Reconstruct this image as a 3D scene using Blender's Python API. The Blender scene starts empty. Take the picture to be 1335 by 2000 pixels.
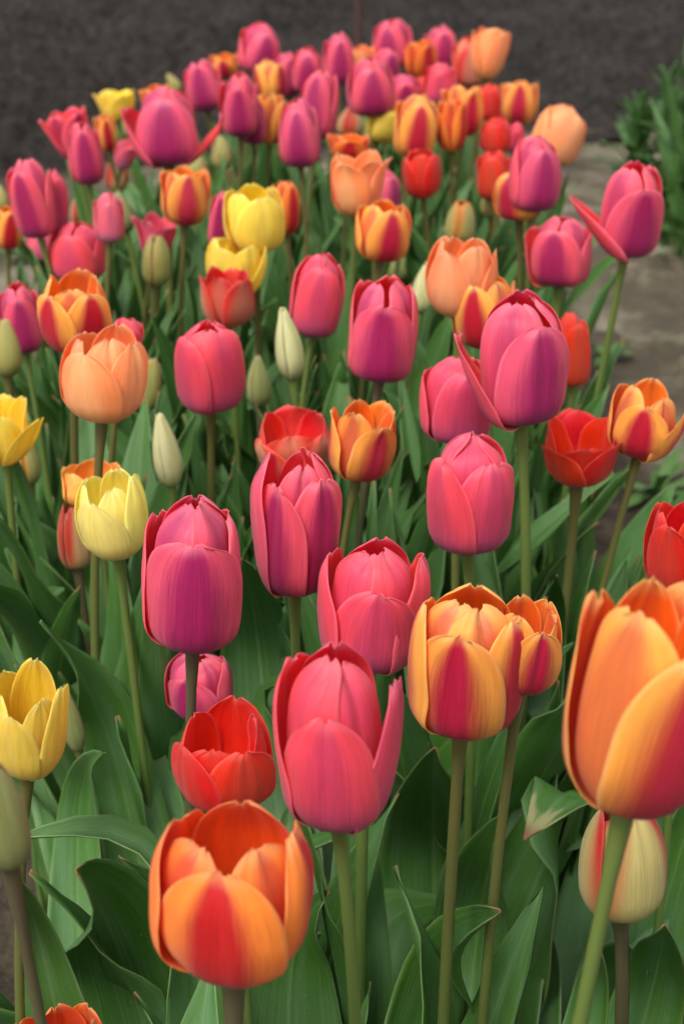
import bpy, math, random
import numpy as np
from math import radians as rad, sin, cos, pi
from mathutils import Vector, Matrix

SC = bpy.context.scene
COL = SC.collection

# ------------------------------------------------------------------ camera
CAM_H, PITCH, F, CX, CY = 0.735, rad(24.3), 3000.0, 667.5, 1000.0
cam_data = bpy.data.cameras.new('camera')
cam = bpy.data.objects.new('camera', cam_data)
COL.objects.link(cam)
cam.location = (0, 0, CAM_H)
cam.rotation_euler = (pi / 2 - PITCH, 0, 0)
cam_data.sensor_fit = 'VERTICAL'
cam_data.sensor_height = 36.0
cam_data.lens = 36.0 * F / 2000.0
cam_data.clip_start = 0.02
cam_data.clip_end = 500
cam_data.dof.use_dof = True
cam_data.dof.focus_distance = 0.64
cam_data.dof.aperture_fstop = 14.5
SC.camera = cam

# ------------------------------------------------------------------ light
SUN_EL, SUN_AZ = rad(58), rad(215)          # azimuth of the sun, clockwise from +Y
world = bpy.data.worlds.new('World')
SC.world = world
world.use_nodes = True
wn, wl = world.node_tree.nodes, world.node_tree.links
bg = wn['Background']
sky = wn.new('ShaderNodeTexSky')
sky.sky_type = 'NISHITA'
sky.sun_disc = False
sky.sun_elevation = SUN_EL
sky.sun_rotation = SUN_AZ
sky.dust_density = 3.0
hs = wn.new('ShaderNodeHueSaturation')      # an overcast sky is grey, not blue
hs.inputs['Saturation'].default_value = 0.25
wl.new(sky.outputs[0], hs.inputs['Color'])
wl.new(hs.outputs[0], bg.inputs['Color'])
bg.inputs['Strength'].default_value = 0.14
sun_data = bpy.data.lights.new('sun', 'SUN')
sun_data.energy = 1.4
sun_data.angle = rad(22)
sun_data.color = (1.0, 0.96, 0.90)
sun = bpy.data.objects.new('sun', sun_data)
COL.objects.link(sun)
sdir = Vector((sin(SUN_AZ) * cos(SUN_EL), cos(SUN_AZ) * cos(SUN_EL), sin(SUN_EL)))
sun.rotation_euler = sdir.to_track_quat('Z', 'Y').to_euler()
sun.location = sdir * 20

SC.view_settings.view_transform = 'Standard'
SC.view_settings.look = 'None'
SC.view_settings.exposure = 0.85
SC.view_settings.gamma = 1.0
SC.cycles.max_bounces = 9
SC.cycles.diffuse_bounces = 6
SC.cycles.transmission_bounces = 6

# ------------------------------------------------------------------ pixel helpers (places read off the photograph)
RIGHT = np.array([1.0, 0, 0])
UP = np.array([0, sin(PITCH), cos(PITCH)])
FWD = np.array([0, cos(PITCH), -sin(PITCH)])
EYE = np.array([0, 0, CAM_H])
Y_H = CY - F * math.tan(PITCH)


def ray(px, py):
    return FWD + RIGHT * (px - CX) / F - UP * (py - CY) / F


def at_depth(px, py, d):
    return EYE + ray(px, py) * d


def at_z(px, py, z):
    r = ray(px, py)
    return EYE + r * ((z - CAM_H) / r[2])


def project(P):
    q = P - EYE
    d = q @ FWD
    return CX + F * (q @ RIGHT) / d, CY - F * (q @ UP) / d


# ------------------------------------------------------------------ nodes
def lin(c):
    out = []
    for v in c[:3]:
        v = v / 255.0
        out.append(v / 12.92 if v <= 0.04045 else ((v + 0.055) / 1.055) ** 2.4)
    return (out[0], out[1], out[2], 1.0)


class NT:
    def __init__(self, name):
        self.m = bpy.data.materials.new(name)
        self.m.use_nodes = True
        self.t = self.m.node_tree
        self.t.nodes.clear()
        self.out = self.t.nodes.new('ShaderNodeOutputMaterial')

    def node(self, typ, **kw):
        n = self.t.nodes.new(typ)
        for k, v in kw.items():
            setattr(n, k, v)
        return n

    def link(self, a, b):
        self.t.links.new(a, b)

    def put(self, sock, v):
        if isinstance(v, bpy.types.NodeSocket):
            self.link(v, sock)
        else:
            sock.default_value = v

    def attr(self, name):
        return self.node('ShaderNodeAttribute', attribute_name=name).outputs['Fac']

    def math(self, op, a, b=0.0, c=0.0, clamp=False):
        n = self.node('ShaderNodeMath', operation=op)
        n.use_clamp = clamp
        self.put(n.inputs[0], a)
        self.put(n.inputs[1], b)
        self.put(n.inputs[2], c)
        return n.outputs[0]

    def smooth(self, x, a, b):
        n = self.node('ShaderNodeMapRange', interpolation_type='SMOOTHSTEP')
        self.put(n.inputs['Value'], x)
        self.put(n.inputs['From Min'], a)
        self.put(n.inputs['From Max'], b)
        return n.outputs['Result']

    def mix(self, f, a, b, mode='MIX'):
        n = self.node('ShaderNodeMix', data_type='RGBA', blend_type=mode)
        self.put(n.inputs[0], f)
        self.put(n.inputs[6], a)
        self.put(n.inputs[7], b)
        return n.outputs[2]

    def xyz(self, x, y, z):
        n = self.node('ShaderNodeCombineXYZ')
        self.put(n.inputs[0], x)
        self.put(n.inputs[1], y)
        self.put(n.inputs[2], z)
        return n.outputs[0]

    def noise(self, vec, scale, detail=2.0, rough=0.5):
        n = self.node('ShaderNodeTexNoise')
        self.put(n.inputs['Vector'], vec)
        n.inputs['Scale'].default_value = scale
        n.inputs['Detail'].default_value = detail
        n.inputs['Roughness'].default_value = rough
        return n.outputs['Fac']

    def bump(self, h, strength, dist):
        n = self.node('ShaderNodeBump')
        n.inputs['Strength'].default_value = strength
        n.inputs['Distance'].default_value = dist
        self.put(n.inputs['Height'], h)
        return n.outputs[0]

    def principled(self, color, rough, spec=0.5, normal=None, sheen=0.0):
        n = self.node('ShaderNodeBsdfPrincipled')
        self.put(n.inputs['Base Color'], color)
        self.put(n.inputs['Roughness'], rough)
        n.inputs['Specular IOR Level'].default_value = spec
        n.inputs['Sheen Weight'].default_value = sheen
        n.inputs['Sheen Roughness'].default_value = .45
        if normal is not None:
            self.link(normal, n.inputs['Normal'])
        return n.outputs[0]

    def leafy(self, color, rough, spec, normal, trans, tcolor, sheen=0.0):
        p = self.principled(color, rough, spec, normal, sheen)
        t = self.node('ShaderNodeBsdfTranslucent')
        self.put(t.inputs['Color'], tcolor)
        mx = self.node('ShaderNodeMixShader')
        mx.inputs[0].default_value = trans
        self.link(p, mx.inputs[1])
        self.link(t.outputs[0], mx.inputs[2])
        self.link(mx.outputs[0], self.out.inputs[0])
        return self.m


# variety: margin, flame, lower part, inside, throat, flame half width, flame strength, lower reach
VAR = {
    'pink':   dict(edge=(244, 100, 128), flame=(182, 42, 104), low=(160, 72, 136), ins=(246, 62, 70), thr=(225, 190, 120), fw=.62, fs=1.0, lo=.46),
    'coral':  dict(edge=(244, 88, 112), flame=(214, 74, 116), low=(186, 106, 158), ins=(246, 66, 70), thr=(225, 190, 120), fw=.55, fs=.7, lo=.62),
    'pale':   dict(edge=(238, 110, 135), flame=(215, 110, 150), low=(205, 150, 180), ins=(236, 90, 110), thr=(230, 210, 170), fw=.5, fs=.5, lo=.6),
    'red':    dict(edge=(234, 50, 30), flame=(210, 80, 60), low=(204, 84, 60), ins=(242, 38, 16), thr=(200, 120, 20), fw=.55, fs=.55, lo=.30),
    'salmon': dict(edge=(236, 82, 56), flame=(220, 156, 122), low=(214, 152, 108), ins=(242, 58, 34), thr=(225, 160, 40), fw=.75, fs=.9, lo=.35),
    'orange': dict(edge=(255, 192, 84), flame=(202, 34, 66), low=(246, 206, 78), ins=(252, 136, 36), thr=(235, 190, 40), fw=.62, fs=1.0, lo=.13),
    'flamed': dict(edge=(255, 196, 80), flame=(202, 30, 58), low=(246, 184, 76), ins=(250, 122, 30), thr=(235, 190, 40), fw=.80, fs=1.0, lo=.12),
    'tanger': dict(edge=(252, 156, 64), flame=(206, 40, 52), low=(246, 176, 74), ins=(250, 112, 22), thr=(235, 180, 40), fw=.60, fs=1.0, lo=.16),
    'peach':  dict(edge=(255, 174, 110), flame=(246, 196, 136), low=(238, 208, 116), ins=(252, 154, 84), thr=(240, 190, 80), fw=.55, fs=.7, lo=.45),
    'yellow': dict(edge=(248, 228, 92), flame=(240, 220, 100), low=(232, 214, 92), ins=(252, 220, 56), thr=(225, 195, 60), fw=.3, fs=.5, lo=.25),
    'lemon':  dict(edge=(248, 238, 136), flame=(240, 228, 124), low=(230, 220, 112), ins=(250, 230, 100), thr=(225, 205, 80), fw=.3, fs=.5, lo=.25),
    'green':  dict(edge=(196, 178, 104), flame=(182, 182, 102), low=(150, 158, 78), ins=(205, 160, 100), thr=(190, 180, 90), fw=.7, fs=.9, lo=.45),
    'sage':   dict(edge=(176, 178, 110), flame=(160, 172, 104), low=(140, 156, 88), ins=(205, 160, 60), thr=(190, 180, 90), fw=.8, fs=.9, lo=.5),
    'cream':  dict(edge=(236, 234, 186), flame=(222, 222, 158), low=(196, 202, 124), ins=(236, 230, 150), thr=(220, 210, 120), fw=.6, fs=.8, lo=.45),
    'golden': dict(edge=(255, 200, 92), flame=(248, 214, 118), low=(242, 214, 104), ins=(254, 178, 70), thr=(240, 200, 80), fw=.55, fs=.7, lo=.45),
    'streaky': dict(edge=(232, 150, 44), flame=(190, 192, 116), low=(164, 172, 92), ins=(214, 60, 30), thr=(200, 160, 60), fw=.95, fs=1.0, lo=.5),
    'creamy': dict(edge=(200, 42, 34), flame=(212, 202, 128), low=(198, 192, 108), ins=(214, 48, 30), thr=(200, 160, 60), fw=.88, fs=1.0, lo=.5),
    'rusty':  dict(edge=(206, 62, 44), flame=(206, 172, 118), low=(192, 174, 98), ins=(214, 48, 30), thr=(200, 160, 60), fw=.62, fs=1.0, lo=.5),
}


def petal_material(name, c):
    t = NT(name)
    u, v, side, inner, rnd = (t.attr(a) for a in ('pu', 'pv', 'side', 'inner', 'rnd'))
    au = t.math('ABSOLUTE', u)
    seed = t.math('MULTIPLY', rnd, 37.0)
    streak = t.noise(t.xyz(t.math('MULTIPLY', u, 22.0), t.math('MULTIPLY', v, 2.2), seed), 1.0, 3.0, .6)
    cloud = t.noise(t.xyz(t.math('MULTIPLY', u, 1.6), t.math('MULTIPLY', v, 1.5), seed), 1.6, 3.0, .55)
    fine = t.noise(t.xyz(t.math('MULTIPLY', u, 46.0), t.math('MULTIPLY', v, 3.5), seed), 1.0, 2.0, .6)
    # flame: widest low on the petal, closing towards the tip
    w = t.math('MULTIPLY', c['fw'], t.math('POWER', t.math('MAXIMUM', t.math('SUBTRACT', 1.03, v), 0.0), .30))
    jitter = t.math('ADD', t.math('MULTIPLY', t.math('SUBTRACT', fine, .5), .26), t.math('MULTIPLY', t.math('SUBTRACT', cloud, .5), .10))
    q = t.math('DIVIDE', t.math('ADD', au, jitter), t.math('MAXIMUM', w, .02))
    flame = t.math('MULTIPLY', t.smooth(q, 1.6, .32), c['fs'])
    flame = t.math('MULTIPLY', flame, t.math('ADD', .95, t.math('MULTIPLY', rnd, .25)), clamp=True)
    flame = t.math('MULTIPLY', flame, t.math('SUBTRACT', 1.0, t.math('MULTIPLY', inner, .38)))
    col = t.mix(flame, lin(c['edge']), lin(c['flame']))
    lowf = t.smooth(t.math('ADD', v, t.math('MULTIPLY', t.math('SUBTRACT', streak, .5), .22)), c['lo'], c['lo'] * .12)
    if name.startswith('petal_orange'):
        lowf = t.math('MULTIPLY', lowf, t.math('SUBTRACT', 1.0, t.math('MULTIPLY', flame, .75)))
    col = t.mix(t.math('MULTIPLY', lowf, .85), col, lin(c['low']))
    insc = t.mix(t.smooth(v, .28, .03), lin(c['ins']), lin(c['thr']))
    insc = t.mix(t.math('MULTIPLY', flame, .35), insc, t.mix(.5, lin(c['flame']), lin(c['ins'])))
    col = t.mix(side, col, insc)
    rim = t.math('MAXIMUM', t.smooth(au, .88, 1.0), t.math('MULTIPLY', t.smooth(v, .90, 1.0), 1.4))  # pale margin tint; the whiter tip is a highlight put into the colour
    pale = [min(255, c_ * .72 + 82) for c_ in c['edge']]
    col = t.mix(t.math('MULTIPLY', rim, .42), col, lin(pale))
    # veins, blotches, one petal differing from the next
    val = t.math('ADD', .63, t.math('ADD', t.math('MULTIPLY', streak, .28), t.math('MULTIPLY', fine, .36)))
    val = t.math('ADD', val, t.math('MULTIPLY', cloud, .26))
    val = t.math('ADD', val, t.math('MULTIPLY', t.math('SUBTRACT', rnd, .5), .10))
    hsv = t.node('ShaderNodeHueSaturation')
    t.put(hsv.inputs['Value'], t.math('SUBTRACT', val, .04))
    t.put(hsv.inputs['Hue'], t.math('ADD', .5, t.math('MULTIPLY', t.math('SUBTRACT', rnd, .5), .014)))
    t.link(col, hsv.inputs['Color'])
    col = hsv.outputs['Color']
    hgt = t.math('ADD', t.math('MULTIPLY', streak, .6), t.math('MULTIPLY', fine, .5))
    nrm = t.bump(hgt, .75, .0008)
    ro = t.math('ADD', .30, t.math('MULTIPLY', fine, .18))
    return t.leafy(col, ro, .5, nrm, .46, col, .14)


def leaf_material(name, top, blue, dark, edge, veins=30.0, dry=0.0):
    t = NT(name)
    u, v, side, rnd = (t.attr(a) for a in ('pu', 'pv', 'side', 'rnd'))
    seed = t.math('MULTIPLY', rnd, 53.0)
    au = t.math('ABSOLUTE', u)
    big = t.noise(t.xyz(t.math('MULTIPLY', u, 1.4), t.math('MULTIPLY', v, 4.0), seed), 1.0, 4.0, .6)
    vein = t.noise(t.xyz(t.math('MULTIPLY', u, veins), t.math('MULTIPLY', v, 1.3), seed), 1.0, 2.0, .7)
    speck = t.noise(t.xyz(t.math('MULTIPLY', u, 14.0), t.math('MULTIPLY', v, 70.0), seed), 1.6, 2.0, .6)
    col = t.mix(t.smooth(big, .35, .68), lin(top), lin(blue))
    col = t.mix(t.math('MULTIPLY', t.smooth(rnd, .55, 1.0), .6), col, lin(dark))
    col = t.mix(t.math('MULTIPLY', t.smooth(vein, .48, .70), .24), col, lin((140, 172, 104)))
    col = t.mix(t.math('MULTIPLY', t.smooth(v, .22, 0.0), .5), col, lin((124, 156, 84)))
    # midrib and the pale, partly reddish margin
    col = t.mix(t.math('MULTIPLY', t.smooth(au, .05, .015), .35), col, lin((128, 160, 98)))
    col = t.mix(t.math('MULTIPLY', t.smooth(au, .97, 1.0), .32), col, lin(edge))
    # dust and dry tips
    col = t.mix(t.math('MULTIPLY', t.smooth(speck, .68, .76), .4), col, lin((178, 186, 150)))
    tip = t.smooth(t.math('ADD', v, t.math('MULTIPLY', big, .05)), 1.0, 1.03)
    col = t.mix(t.math('MULTIPLY', tip, t.smooth(rnd, .2, .5)), col, lin((150, 112, 70)))
    if dry:
        dr = t.smooth(t.math('ADD', v, t.math('MULTIPLY', t.math('SUBTRACT', big, .5), .25)), dry, dry + .04)
        col = t.mix(dr, col, lin((164, 164, 112)))
        col = t.mix(t.smooth(v, .95, .99), col, lin((140, 96, 66)))
    nrm = t.bump(t.math('ADD', vein, t.math('MULTIPLY', big, .8)), .45, .0008)
    ro = t.math('ADD', .36, t.math('MULTIPLY', big, .22))
    return t.leafy(col, ro, .5, nrm, .30, t.mix(.5, col, lin((110, 160, 40))))


def stem_material(name, bottom, top):
    t = NT(name)
    v, rnd = t.attr('pv'), t.attr('rnd')
    u = t.attr('pu')
    n = t.noise(t.xyz(t.math('MULTIPLY', u, 5.0), t.math('MULTIPLY', v, 14.0), t.math('MULTIPLY', rnd, 31.0)), 1.0, 3.0, .6)
    f = t.smooth(t.math('ADD', v, t.math('MULTIPLY', t.math('SUBTRACT', n, .5), .3)), .25, 1.0)
    col = t.mix(f, lin(bottom), lin(top))
    col = t.mix(t.math('MULTIPLY', n, .35), col, lin((104, 124, 66)))
    return t.leafy(col, .42, .4, t.bump(n, .25, .0006), .06, col)


MAT = {}
for k_, c_ in VAR.items():
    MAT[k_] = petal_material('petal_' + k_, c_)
LEAF = leaf_material('tulip_leaf', (70, 116, 38), (88, 130, 76), (42, 86, 28), (160, 168, 112))
TORN = leaf_material('torn_leaf', (70, 116, 38), (88, 130, 76), (42, 86, 28), (170, 160, 112), dry=.90)
LEAF2 = leaf_material('narrow_leaf', (70, 116, 46), (86, 124, 72), (40, 84, 28), (120, 140, 80), 18.0)
WEED = leaf_material('weed_leaf', (84, 124, 52), (92, 128, 70), (60, 100, 40), (130, 150, 90), 8.0)
DRY = leaf_material('dry_leaf', (170, 164, 112), (182, 178, 140), (160, 140, 92), (150, 110, 80))
STEM_G = stem_material('stem_green', (74, 108, 46), (96, 110, 50))
STEM_B = stem_material('stem_brown', (84, 116, 46), (92, 80, 42))
STEM_P = stem_material('stem_purple', (84, 104, 54), (82, 62, 52))


def plain_material(name, c, rough=.6):
    t = NT(name)
    tc = t.node('ShaderNodeTexCoord')
    n = t.noise(tc.outputs['Object'], 300.0, 3.0)
    col = t.mix(n, lin(c), lin([x * .7 for x in c]))
    t.link(t.principled(col, rough, .4, t.bump(n, .3, .001)), t.out.inputs[0])
    return t.m


ANTHER = plain_material('anther', (58, 40, 52), .8)
PISTIL = plain_material('pistil', (186, 190, 110), .6)
RUST = plain_material('rusty_iron', (78, 50, 44), .8)

# ------------------------------------------------------------------ mesh building


def grid_faces(nu, nv, off=0, flip=False):
    i = np.arange(nu - 1)
    j = np.arange(nv - 1)
    J, I = np.meshgrid(j, i, indexing='ij')
    a = J * nu + I
    f = np.stack([a, a + 1, a + nu + 1, a + nu], -1).reshape(-1, 4) + off
    return f[:, ::-1] if flip else f


def link_mesh(name, V, Fq, mat, parent=None, attrs=None, smooth=True):
    me = bpy.data.meshes.new(name)
    V = np.asarray(V, dtype=np.float32)
    Fq = np.asarray(Fq, dtype=np.int32)
    n, k = Fq.shape
    me.vertices.add(len(V))
    me.vertices.foreach_set('co', V.ravel())
    me.loops.add(n * k)
    me.loops.foreach_set('vertex_index', Fq.ravel())
    me.polygons.add(n)
    me.polygons.foreach_set('loop_start', np.arange(n, dtype=np.int32) * k)
    me.polygons.foreach_set('loop_total', np.full(n, k, dtype=np.int32))
    me.polygons.foreach_set('use_smooth', np.full(n, smooth, dtype=bool))
    for an, av in (attrs or {}).items():
        a = me.attributes.new(an, 'FLOAT', 'POINT')
        a.data.foreach_set('value', np.broadcast_to(np.asarray(av, dtype=np.float32), (len(V),)).copy())
    me.update(calc_edges=True)
    me.validate()
    me.materials.append(mat)
    o = bpy.data.objects.new(name, me)
    COL.objects.link(o)
    if parent is not None:
        o.parent = parent
    return o


def sheet(P, thick, pu, pv, extra):
    """P: (nv,nu,3) outer face. Returns a closed thin body with its own inner face and rim."""
    nv, nu, _ = P.shape
    du = np.gradient(P, axis=1)
    dv = np.gradient(P, axis=0)
    N = np.cross(du, dv)
    L = np.linalg.norm(N, axis=2, keepdims=True)
    N = N / np.maximum(L, 1e-12)
    taper = np.ones((nv, nu, 1))
    Q = P - N * thick * taper
    A = P.reshape(-1, 3)
    B = Q.reshape(-1, 3)
    n = nu * nv
    faces = [grid_faces(nu, nv), grid_faces(nu, nv, n, True)]
    # rim
    idx = np.arange(n).reshape(nv, nu)
    loop = np.concatenate([idx[0, :], idx[1:, -1], idx[-1, -2::-1], idx[-2:0:-1, 0]])
    nxt = np.roll(loop, -1)
    faces.append(np.stack([loop, loop + n, nxt + n, nxt], -1))
    V = np.concatenate([A, B])
    at = dict(pu=np.tile(pu.ravel(), 2), pv=np.tile(pv.ravel(), 2),
              side=np.concatenate([np.zeros(n), np.ones(n)]))
    at.update(extra)
    return V, np.concatenate(faces), at


def catmull(pts, t):
    pts = np.asarray(pts, float)
    n = len(pts) - 1
    x = np.clip(np.asarray(t) * n, 0, n - 1e-9)
    i = x.astype(int)
    f = (x - i)[:, None]
    p1, p2 = pts[i], pts[i + 1]
    p0 = np.where((i > 0)[:, None], pts[np.maximum(i - 1, 0)], 2 * p1 - p2)
    p3 = np.where((i < n - 1)[:, None], pts[np.minimum(i + 2, n)], 2 * p2 - p1)
    return .5 * (2 * p1 + (p2 - p0) * f + (2 * p0 - 5 * p1 + 4 * p2 - p3) * f ** 2 + (3 * p1 - p0 - 3 * p2 + p3) * f ** 3)


PROF = {  # radius / R and height / H from the base of a petal to its tip
    'egg':  [(.10, 0), (.68, .035), (.94, .15), (1.0, .36), (.99, .60), (.87, .83), (.52, 1.0)],
    'oval': [(.10, 0), (.68, .035), (.95, .16), (1.0, .34), (.96, .60), (.83, .83), (.54, 1.0)],
    'egg_in': [(.10, 0), (.68, .035), (.94, .15), (1.0, .36), (.99, .60), (.84, .83), (.32, 1.0)],
    'oval_in': [(.10, 0), (.68, .035), (.95, .16), (1.0, .34), (.96, .60), (.83, .84), (.38, 1.0)],
    'cup':  [(.10, 0), (.60, .05), (.90, .20), (1.0, .40), (1.0, .60), (.96, .80), (.88, 1.0)],
    'open': [(.10, 0), (.52, .05), (.80, .20), (.93, .40), (1.0, .60), (1.02, .80), (1.06, 1.0)],
    'flare': [(.10, 0), (.42, .06), (.62, .22), (.76, .42), (.86, .62), (1.0, .82), (1.16, 1.0)],
    'bud':  [(.16, 0), (.66, .06), (.94, .20), (1.0, .36), (.86, .58), (.52, .80), (.08, 1.0)],
    'budf': [(.16, 0), (.70, .06), (.96, .20), (1.0, .40), (.92, .62), (.70, .82), (.34, 1.0)],
    'slim': [(.20, 0), (.66, .06), (.94, .20), (1.0, .36), (.84, .60), (.50, .82), (.10, 1.0)],
}
WID = {  # half width of outer and inner petals / R, tip sharpness p
    'egg': (1.14, 1.0, 2.4), 'oval': (1.14, 1.0, 2.0), 'cup': (.96, .90, 2.2), 'open': (.98, .92, 2.6),
    'flare': (.86, .80, 2.2), 'bud': (1.08, .9, 1.25), 'budf': (1.05, .9, 1.7), 'slim': (1.08, .9, 1.2),
}


def petal(rng, shape, H, R, az, inner, nu, nv, tilt=0.0, hs=1.0, wobble=1.0, curl=None, notch=0.0, wf=1.0, pf=1.0):
    t = np.linspace(0, 1, nv)
    v = 1 - (1 - t) ** 1.55
    v = v * .992
    key = shape + '_in' if inner and shape + '_in' in PROF else shape
    cut = min(hs, 1.0)                      # a shorter petal follows the same bowl, only not as far up
    pr = catmull(PROF[key], v * cut)
    r, z = pr[:, 0] * R, pr[:, 1] * H * max(hs, 1.0)
    if inner:
        r = r * (.90 if shape not in ('bud', 'slim') else .86)
    wo, wi, p = WID[shape]
    W = (wi if inner else wo) * R * rng.uniform(.94, 1.06) * wf
    p = p * pf
    b = .34
    rise = b + (1 - b) * np.sin(np.clip(v / .52, 0, 1) * pi / 2)
    s = np.clip((v - .48) / .52, 0, 1)
    f = rise * np.maximum(1 - s ** p, 0) ** (1 / 1.75)
    u = np.linspace(-1, 1, nu)
    U, Vv = np.meshgrid(u, v)
    if curl is None:
        curl = rng.uniform(-.06, .05)
    r = r + curl * R * np.clip((v - .7) / .3, 0, 1) ** 2
    if tilt > 7:
        r = r * (1 - .55 * min(1, (tilt - 7) / 18) * np.clip(1.15 - v, 0, 1))
    o = rad(tilt) + rad(rng.uniform(-1.6, 1.6) * wobble)
    r2 = r * cos(o) + z * sin(o)
    z2 = z * cos(o) - r * sin(o)
    dr = .06 * rng.uniform(.7, 1.5)
    rr = r2[:, None] + R * (dr * U if not inner else -dr * U * .6) * np.clip(v * 3, 0, 1)[:, None]
    # shallow crease along the midrib, gently rolled margins
    rr = rr - .055 * R * np.exp(-(U / .13) ** 2) * np.clip((v - .15) * 2, 0, 1)[:, None] * rng.uniform(.4, 1.2)
    ph = rng.uniform(0, 2 * pi, 6)
    wv = (np.sin(5 * Vv + ph[0] + 1.3 * U) * .045 + np.sin(11 * Vv + ph[1] - U) * .022
          + np.sin(19 * Vv + ph[4] + U * 3) * .010) * R * np.abs(U) ** 1.6
    rr = rr + wv * np.clip(Vv * 2.2, 0, 1) * wobble
    rr = rr + R * .011 * np.sin(9 * U + ph[0] + 2 * Vv) * np.clip(Vv * 2, 0, 1) * wobble + R * .006 * np.sin(17 * U + ph[3]) * np.clip(Vv * 2, 0, 1)
    rr = rr + R * .02 * np.sin(3 * U + ph[2]) * np.sin(4 * Vv + ph[3])
    base_r = np.maximum(np.abs(pr[:, 0]) * R * 1.04, R * .42) * (.86 if inner else 1.0)
    if abs(tilt) > 8:
        base_r = np.maximum(base_r, R * 1.0)
    s_len = U * (W * f)[:, None]
    th = s_len / base_r[:, None]
    X = rr - base_r[:, None] * (1 - np.cos(th))
    T = base_r[:, None] * np.sin(th)
    # ragged top edge
    zz = (z2[:, None] + H * (.030 * np.sin(5 * U + ph[5]) + .012 * np.sin(15 * U + ph[1]) + .007 * np.sin(31 * U + ph[2])) * np.clip(Vv - .55, 0, 1) * wobble
          - H * notch * np.exp(-(U / .16) ** 2) * np.clip((Vv - .8) / .2, 0, 1))
    a = rad(az)
    er = np.array([sin(a), -cos(a), 0])
    et = np.array([cos(a), sin(a), 0])
    P = X[..., None] * er + T[..., None] * et + zz[..., None] * np.array([0, 0, 1.0])
    return P, U, Vv


def tube(pts, radii, ns, caps=True):
    pts = np.asarray(pts, float)
    n = len(pts)
    T = np.gradient(pts, axis=0)
    T /= np.linalg.norm(T, axis=1, keepdims=True)
    ref = np.array([1.0, 0.02, 0])
    A = np.cross(T, ref)
    A /= np.linalg.norm(A, axis=1, keepdims=True)
    B = np.cross(T, A)
    th = np.linspace(0, 2 * pi, ns, endpoint=False)
    ring = A[:, None, :] * np.cos(th)[None, :, None] + B[:, None, :] * np.sin(th)[None, :, None]
    P = pts[:, None, :] + ring * np.asarray(radii)[:, None, None]
    V = P.reshape(-1, 3)
    j = np.arange(n - 1)[:, None]
    i = np.arange(ns)[None, :]
    a = j * ns + i
    b = j * ns + (i + 1) % ns
    Fq = np.stack([a, a + ns, b + ns, b], -1).reshape(-1, 4)
    pu = np.tile(np.abs(th / pi - 1), n)
    pv = np.repeat(np.linspace(0, 1, n), ns)
    return V, Fq, pu, pv


def bezier(a, b, c, n):
    t = np.linspace(0, 1, n)[:, None]
    return (1 - t) ** 2 * a + 2 * t * (1 - t) * b + t ** 2 * c


def leaf_mesh(rng, spine, side, hw, nu=11, fold0=1.1, fold1=.30, wave=.006, thick=.0007, peak=.42, waves=3.0, tipc=0.0):
    """spine (n,3), side (n,3) unit; returns sheet data."""
    n = len(spine)
    v = np.linspace(0, 1, n)
    T = np.gradient(spine, axis=0)
    T /= np.linalg.norm(T, axis=1, keepdims=True)
    S = side - (side * T).sum(1, keepdims=True) * T
    S /= np.linalg.norm(S, axis=1, keepdims=True)
    N = np.cross(S, T)
    rise = .42 + .58 * np.sin(np.clip(v / peak, 0, 1) * pi / 2)
    s = np.clip((v - peak) / (1 - peak), 0, 1)
    f = rise * np.maximum(1 - s ** 1.9, 0) ** .92
    f = np.maximum(f, .015)
    u = np.linspace(-1, 1, nu)
    U, V = np.meshgrid(u, v)
    fold = fold0 + (fold1 - fold0) * np.clip(v / .4, 0, 1) ** .7
    fold = fold + .25 * np.clip((v - .85) / .15, 0, 1)
    w = (hw * f)[:, None] * U
    g = fold[:, None] * np.abs(U) ** .6
    lat = w * np.cos(g)
    up = np.abs(w) * np.sin(g)
    ph = rng.uniform(0, 2 * pi, 4)
    up = up + wave * np.sin(2 * pi * waves * V + ph[0] + U * 1.5) * np.abs(U) ** 2 * np.clip(V * 3, 0, 1) * np.clip((1.02 - V) * 4, 0, 1)
    up = up + wave * .25 * np.sin(2 * pi * waves * 2.1 * V + ph[1] - 2 * U) * np.abs(U) ** 3 * np.clip(V * 3, 0, 1)
    P = spine[:, None, :] + lat[..., None] * S[:, None, :] + up[..., None] * N[:, None, :]
    return P, U, V


def add_leaf(parent, base0, rng, spine, side, hw, mat=None, rnd=None, label=None, nm='leaf', **kw):
    P, U, V = leaf_mesh(rng, np.asarray(spine), np.asarray(side), hw, **kw)
    rnd = rng.uniform(0, 1) if rnd is None else rnd
    Vx, Fq, at = sheet(P, .0007, U, V, dict(rnd=rnd))
    o = link_mesh(nm, Vx - base0, Fq, mat or LEAF, parent, at)
    if label:
        o['label'] = label
    return o


def grow_leaf(rng, base, az, length, hw, elev0, bend, n=18, twist=0.0, z_att=0.0, power=1.6):
    """a spine that rises at elev0 and bends over by bend towards azimuth az; plus its side vectors"""
    az = rad(az)
    h = np.array([sin(az), -cos(az), 0])
    perp = np.array([cos(az), sin(az), 0])
    t = np.linspace(0, 1, n)
    el = rad(elev0) - rad(bend) * t ** power
    d = h[None] * np.cos(el)[:, None] + np.array([0, 0, 1.0])[None] * np.sin(el)[:, None]
    d = d + perp[None] * (rng.uniform(-.25, .25) * t)[:, None]
    ds = length / (n - 1)
    p = np.cumsum(d, axis=0) * ds
    p = p - p[0] + np.asarray(base) + np.array([0, 0, z_att])
    T = d / np.linalg.norm(d, axis=1, keepdims=True)
    tw = rad(twist) * t
    Nn = np.cross(-perp[None].repeat(n, 0), T)
    S = -perp[None] * np.cos(tw)[:, None] + Nn * np.sin(tw)[:, None]
    return p, S


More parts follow.
